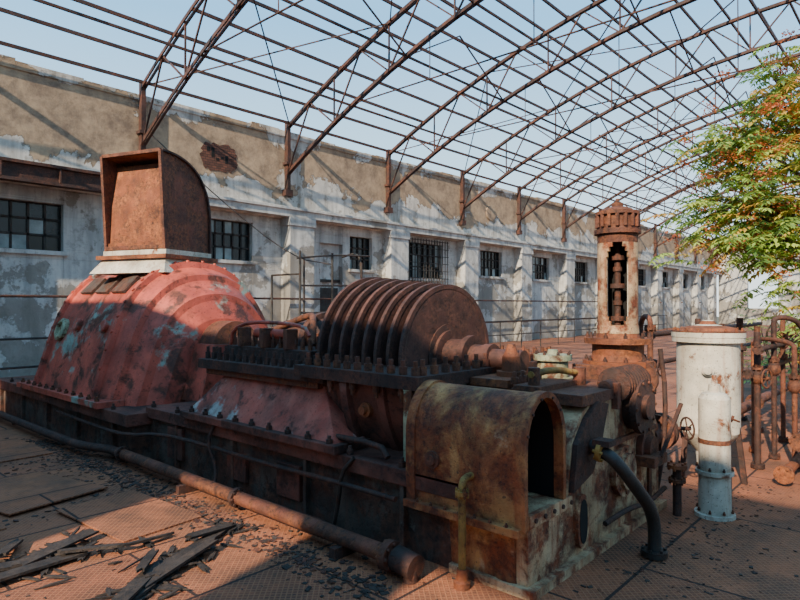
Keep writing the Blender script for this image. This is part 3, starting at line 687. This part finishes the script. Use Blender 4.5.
def chip(x,y,s):
    a=R(0,pi);M3=Matrix.Rotation(a,3,'Z')@Matrix.Rotation(R(-.4,.4),3,'X'); l,w,h=s*R(.5,1.5),s*R(.4,1),s*R(.1,.5)
    b.box((x-l,y-w,0),(x+l,y+w,h*1.2),random.choice(['debris','wood','rustd','rust']),M3)
for i in range(4000):
    k=R(0,1)
    if k<.45: x,y=random.gauss(2.76,.12),R(2.6,9)
    elif k<.6: x,y=random.gauss(2.3,.4),R(5.5,9.5)
    elif k<.7: x,y=R(4,7),random.gauss(1.45,.25)
    else: x,y=R(.5,7),R(-.5,8)
    if 3.2<x<5.6 and y>1.8: continue
    chip(x,y,R(.003,.014)*(1.5 if k<.6 else 1))
b.build('floor_debris')
b=MB()
for (x,y,a,w,l,t) in ((1.9,6.6,.2,.9,1.3,.05),(2.3,5.2,.1,.7,1.1,.03),(1.0,7.8,-.1,1.0,1.4,.04),(2.2,8.6,.05,.8,1.2,.06),(1.0,6.0,.12,.9,.9,.06)):
    M3=Matrix.Rotation(a,3,'Z')@Matrix.Rotation(R(-.02,.03),3,'X'); b.box((x-w/2,y-l/2,.012),(x+w/2,y+l/2,.024),'floor',M3)
b.build('loose_floor_plates')

# ------------------------------------------------------------------ tree
random.seed(5)
def frond(b,p,d,L,m,nl=9):
    d=d.normalized(); side=d.cross(Vector((0,0,1)))
    if side.length<.1: side=Vector((1,0,0))
    side.normalize(); pts=[]
    q=Vector(p); dd=d.copy()
    for i in range(nl+1):
        pts.append(q.copy()); dd=(dd+Vector((0,0,-.10))).normalized(); q=q+dd*L/nl
    for i in range(1,nl+1):
        t=(pts[i]-pts[i-1]).normalized(); ll=L*.29*(1-.45*abs(i/nl-.4))
        for sg in((-1,1) if i<nl else (-1,1,0)):
            a=(side*sg*.95+t*(.35 if sg else 1)+Vector((0,0,-.3))+Vector((R(-.25,.25),R(-.25,.25),R(-.25,.25)))).normalized()
            w=a.cross(Vector((R(-.4,.4),R(-.4,.4),1))).normalized()*ll*.2
            c=pts[i]; b.add([c,c+a*ll*.4+w,c+a*ll+Vector((0,0,-ll*.1)),c+a*ll*.4-w],[(0,1,2,3)],m)
    b.tube([pts[0],pts[nl//2],pts[-1]],.004,'leafd',4)
def tree(name,branches,rad,nf,L=(.32,.55),seeds=0):
    b=MB()
    for br in branches:
        pts=[Vector(p) for p in br[0]]; r=br[1]
        for i in range(len(pts)-1): b.lathe([(0,r*(1-.5*i/len(pts))),((pts[i+1]-pts[i]).length,r*(1-.5*(i+1)/len(pts)))],pts[i],pts[i+1]-pts[i],'bark',8)
        k=max(1,int(nf*br[2]))
        for j in range(k):
            t=R(.25,1)**.7*(len(pts)-1.001); i=int(t); c=pts[i].lerp(pts[i+1],t-i)+Vector((random.gauss(0,rad),random.gauss(0,rad),random.gauss(0,rad*.8)))
            a=R(0,2*pi); u=R(0,1); frond(b,c,Vector((math.cos(a),math.sin(a),R(-.2,.7))),R(*L),'leaf' if u<.6 else 'leafd' if u<.8 else 'leafo')
        for j in range(int(seeds*br[2])):
            t=R(.3,1)*(len(pts)-1.001); i=int(t); c=pts[i].lerp(pts[i+1],t-i)+Vector((random.gauss(0,rad*1.3),random.gauss(0,rad*1.3),random.gauss(.15,rad)))
            for q in range(60):
                o=c+Vector((random.gauss(0,.065),random.gauss(0,.065),random.gauss(0,.05))); a=Vector((R(-1,1),R(-1,1),R(-1,1))).normalized()*.038; w=a.cross(Vector((R(-1,1),R(-1,1),1))).normalized()*.013
                b.add([o,o+a*.5+w,o+a,o+a*.5-w],[(0,1,2,3)],'seed')
    b.build(name)
tb=(10.1,.62,0)
tree('ailanthus_tree',[
 ([tb,(10.1,.65,1.5),(10.0,.8,2.6),(9.9,1.0,3.6),(9.9,1.3,4.6)],.07,1.0),
 ([(10,.8,2.2),(9.7,1.4,2.9),(9.6,1.9,3.2),(9.6,2.4,3.2)],.03,1.6),
 ([(9.9,.9,2.8),(9.7,1.5,3.6),(9.7,2.0,4.1),(9.7,2.4,4.0)],.03,1.5),
 ([(10.05,.7,1.9),(9.7,1.3,2.5),(9.6,1.8,2.75),(9.6,2.35,2.7)],.03,1.3),
 ([(9.8,1.1,3.4),(10,1.5,4.4),(10.0,1.8,5.1)],.03,1.0),
 ([(10.05,.7,1.2),(9.8,1.15,1.7),(9.7,1.45,1.95)],.02,.6),
 ([(10.08,.66,.7),(9.9,.95,1.1),(9.8,1.1,1.3)],.02,.3),
 ([(9.9,1.0,2.5),(10.1,.5,3.3),(10.2,0,3.9)],.03,.8)],.27,120,seeds=24)
def shrub(name,x,y,s,n):
    b=MB()
    for i in range(n):
        a=R(0,2*pi); c=Vector((x+random.gauss(0,s*.35),y+random.gauss(0,s*.35),abs(random.gauss(0,s*.4))+.1)); frond(b,c,Vector((math.cos(a),math.sin(a),R(.2,1))),R(.3,.5),'leaf' if R(0,1)<.5 else 'leafd',6)
    for i in range(5): b.tube([(x,y,0),(x+R(-.3,.3),y+R(-.3,.3),s*.6),(x+R(-.5,.5),y+R(-.5,.5),s)],.015,'bark',6,1)
    b.build(name)
shrub('weed_shrub',15,2.3,1.4,90); shrub('weed_shrub',18,3.3,1.6,90); shrub('weed_shrub',22,2.6,2.0,90)

# ------------------------------------------------------------------ light
sd=Vector((.80,.20,-.52)).normalized()
L=bpy.data.lights.new('sun','SUN'); L.energy=10.5; L.angle=math.radians(.6); L.color=(1,.83,.62)
o=bpy.data.objects.new('sun',L); o.rotation_euler=sd.to_track_quat('-Z','Y').to_euler(); o.location=(-20,-8,20); bpy.context.scene.collection.objects.link(o)
w=bpy.data.worlds.new('sky'); bpy.context.scene.world=w; w.use_nodes=True; nt=w.node_tree
bg=nt.nodes['Background']; tc=nt.nodes.new('ShaderNodeTexCoord'); sp=nt.nodes.new('ShaderNodeSeparateXYZ'); nt.links.new(tc.outputs['Generated'],sp.inputs[0])
rp=nt.nodes.new('ShaderNodeValToRGB'); el=rp.color_ramp.elements; el[0].position=0; el[0].color=lin('#e8f0f0'); el[1].position=.8; el[1].color=lin('#78b0de')
e=el.new(.2); e.color=lin('#b6daf0'); e=el.new(.42); e.color=lin('#7cb9e6')
nt.links.new(sp.outputs[2],rp.inputs[0]); nt.links.new(rp.outputs[0],bg.inputs[0]); bg.inputs[1].default_value=2.2

# ------------------------------------------------------------------ camera
cam=bpy.data.cameras.new('camera'); cam.sensor_width=36; cam.lens=605/800*36; cam.clip_start=.05; cam.clip_end=500
co=bpy.data.objects.new('camera',cam); bpy.context.scene.collection.objects.link(co); co.location=(0,0,1.8)
pitch=math.atan(5/605); f=Vector((.7423*math.cos(pitch),.67*math.cos(pitch),math.sin(pitch)))
co.rotation_euler=f.to_track_quat('-Z','Y').to_euler()
bpy.context.scene.camera=co
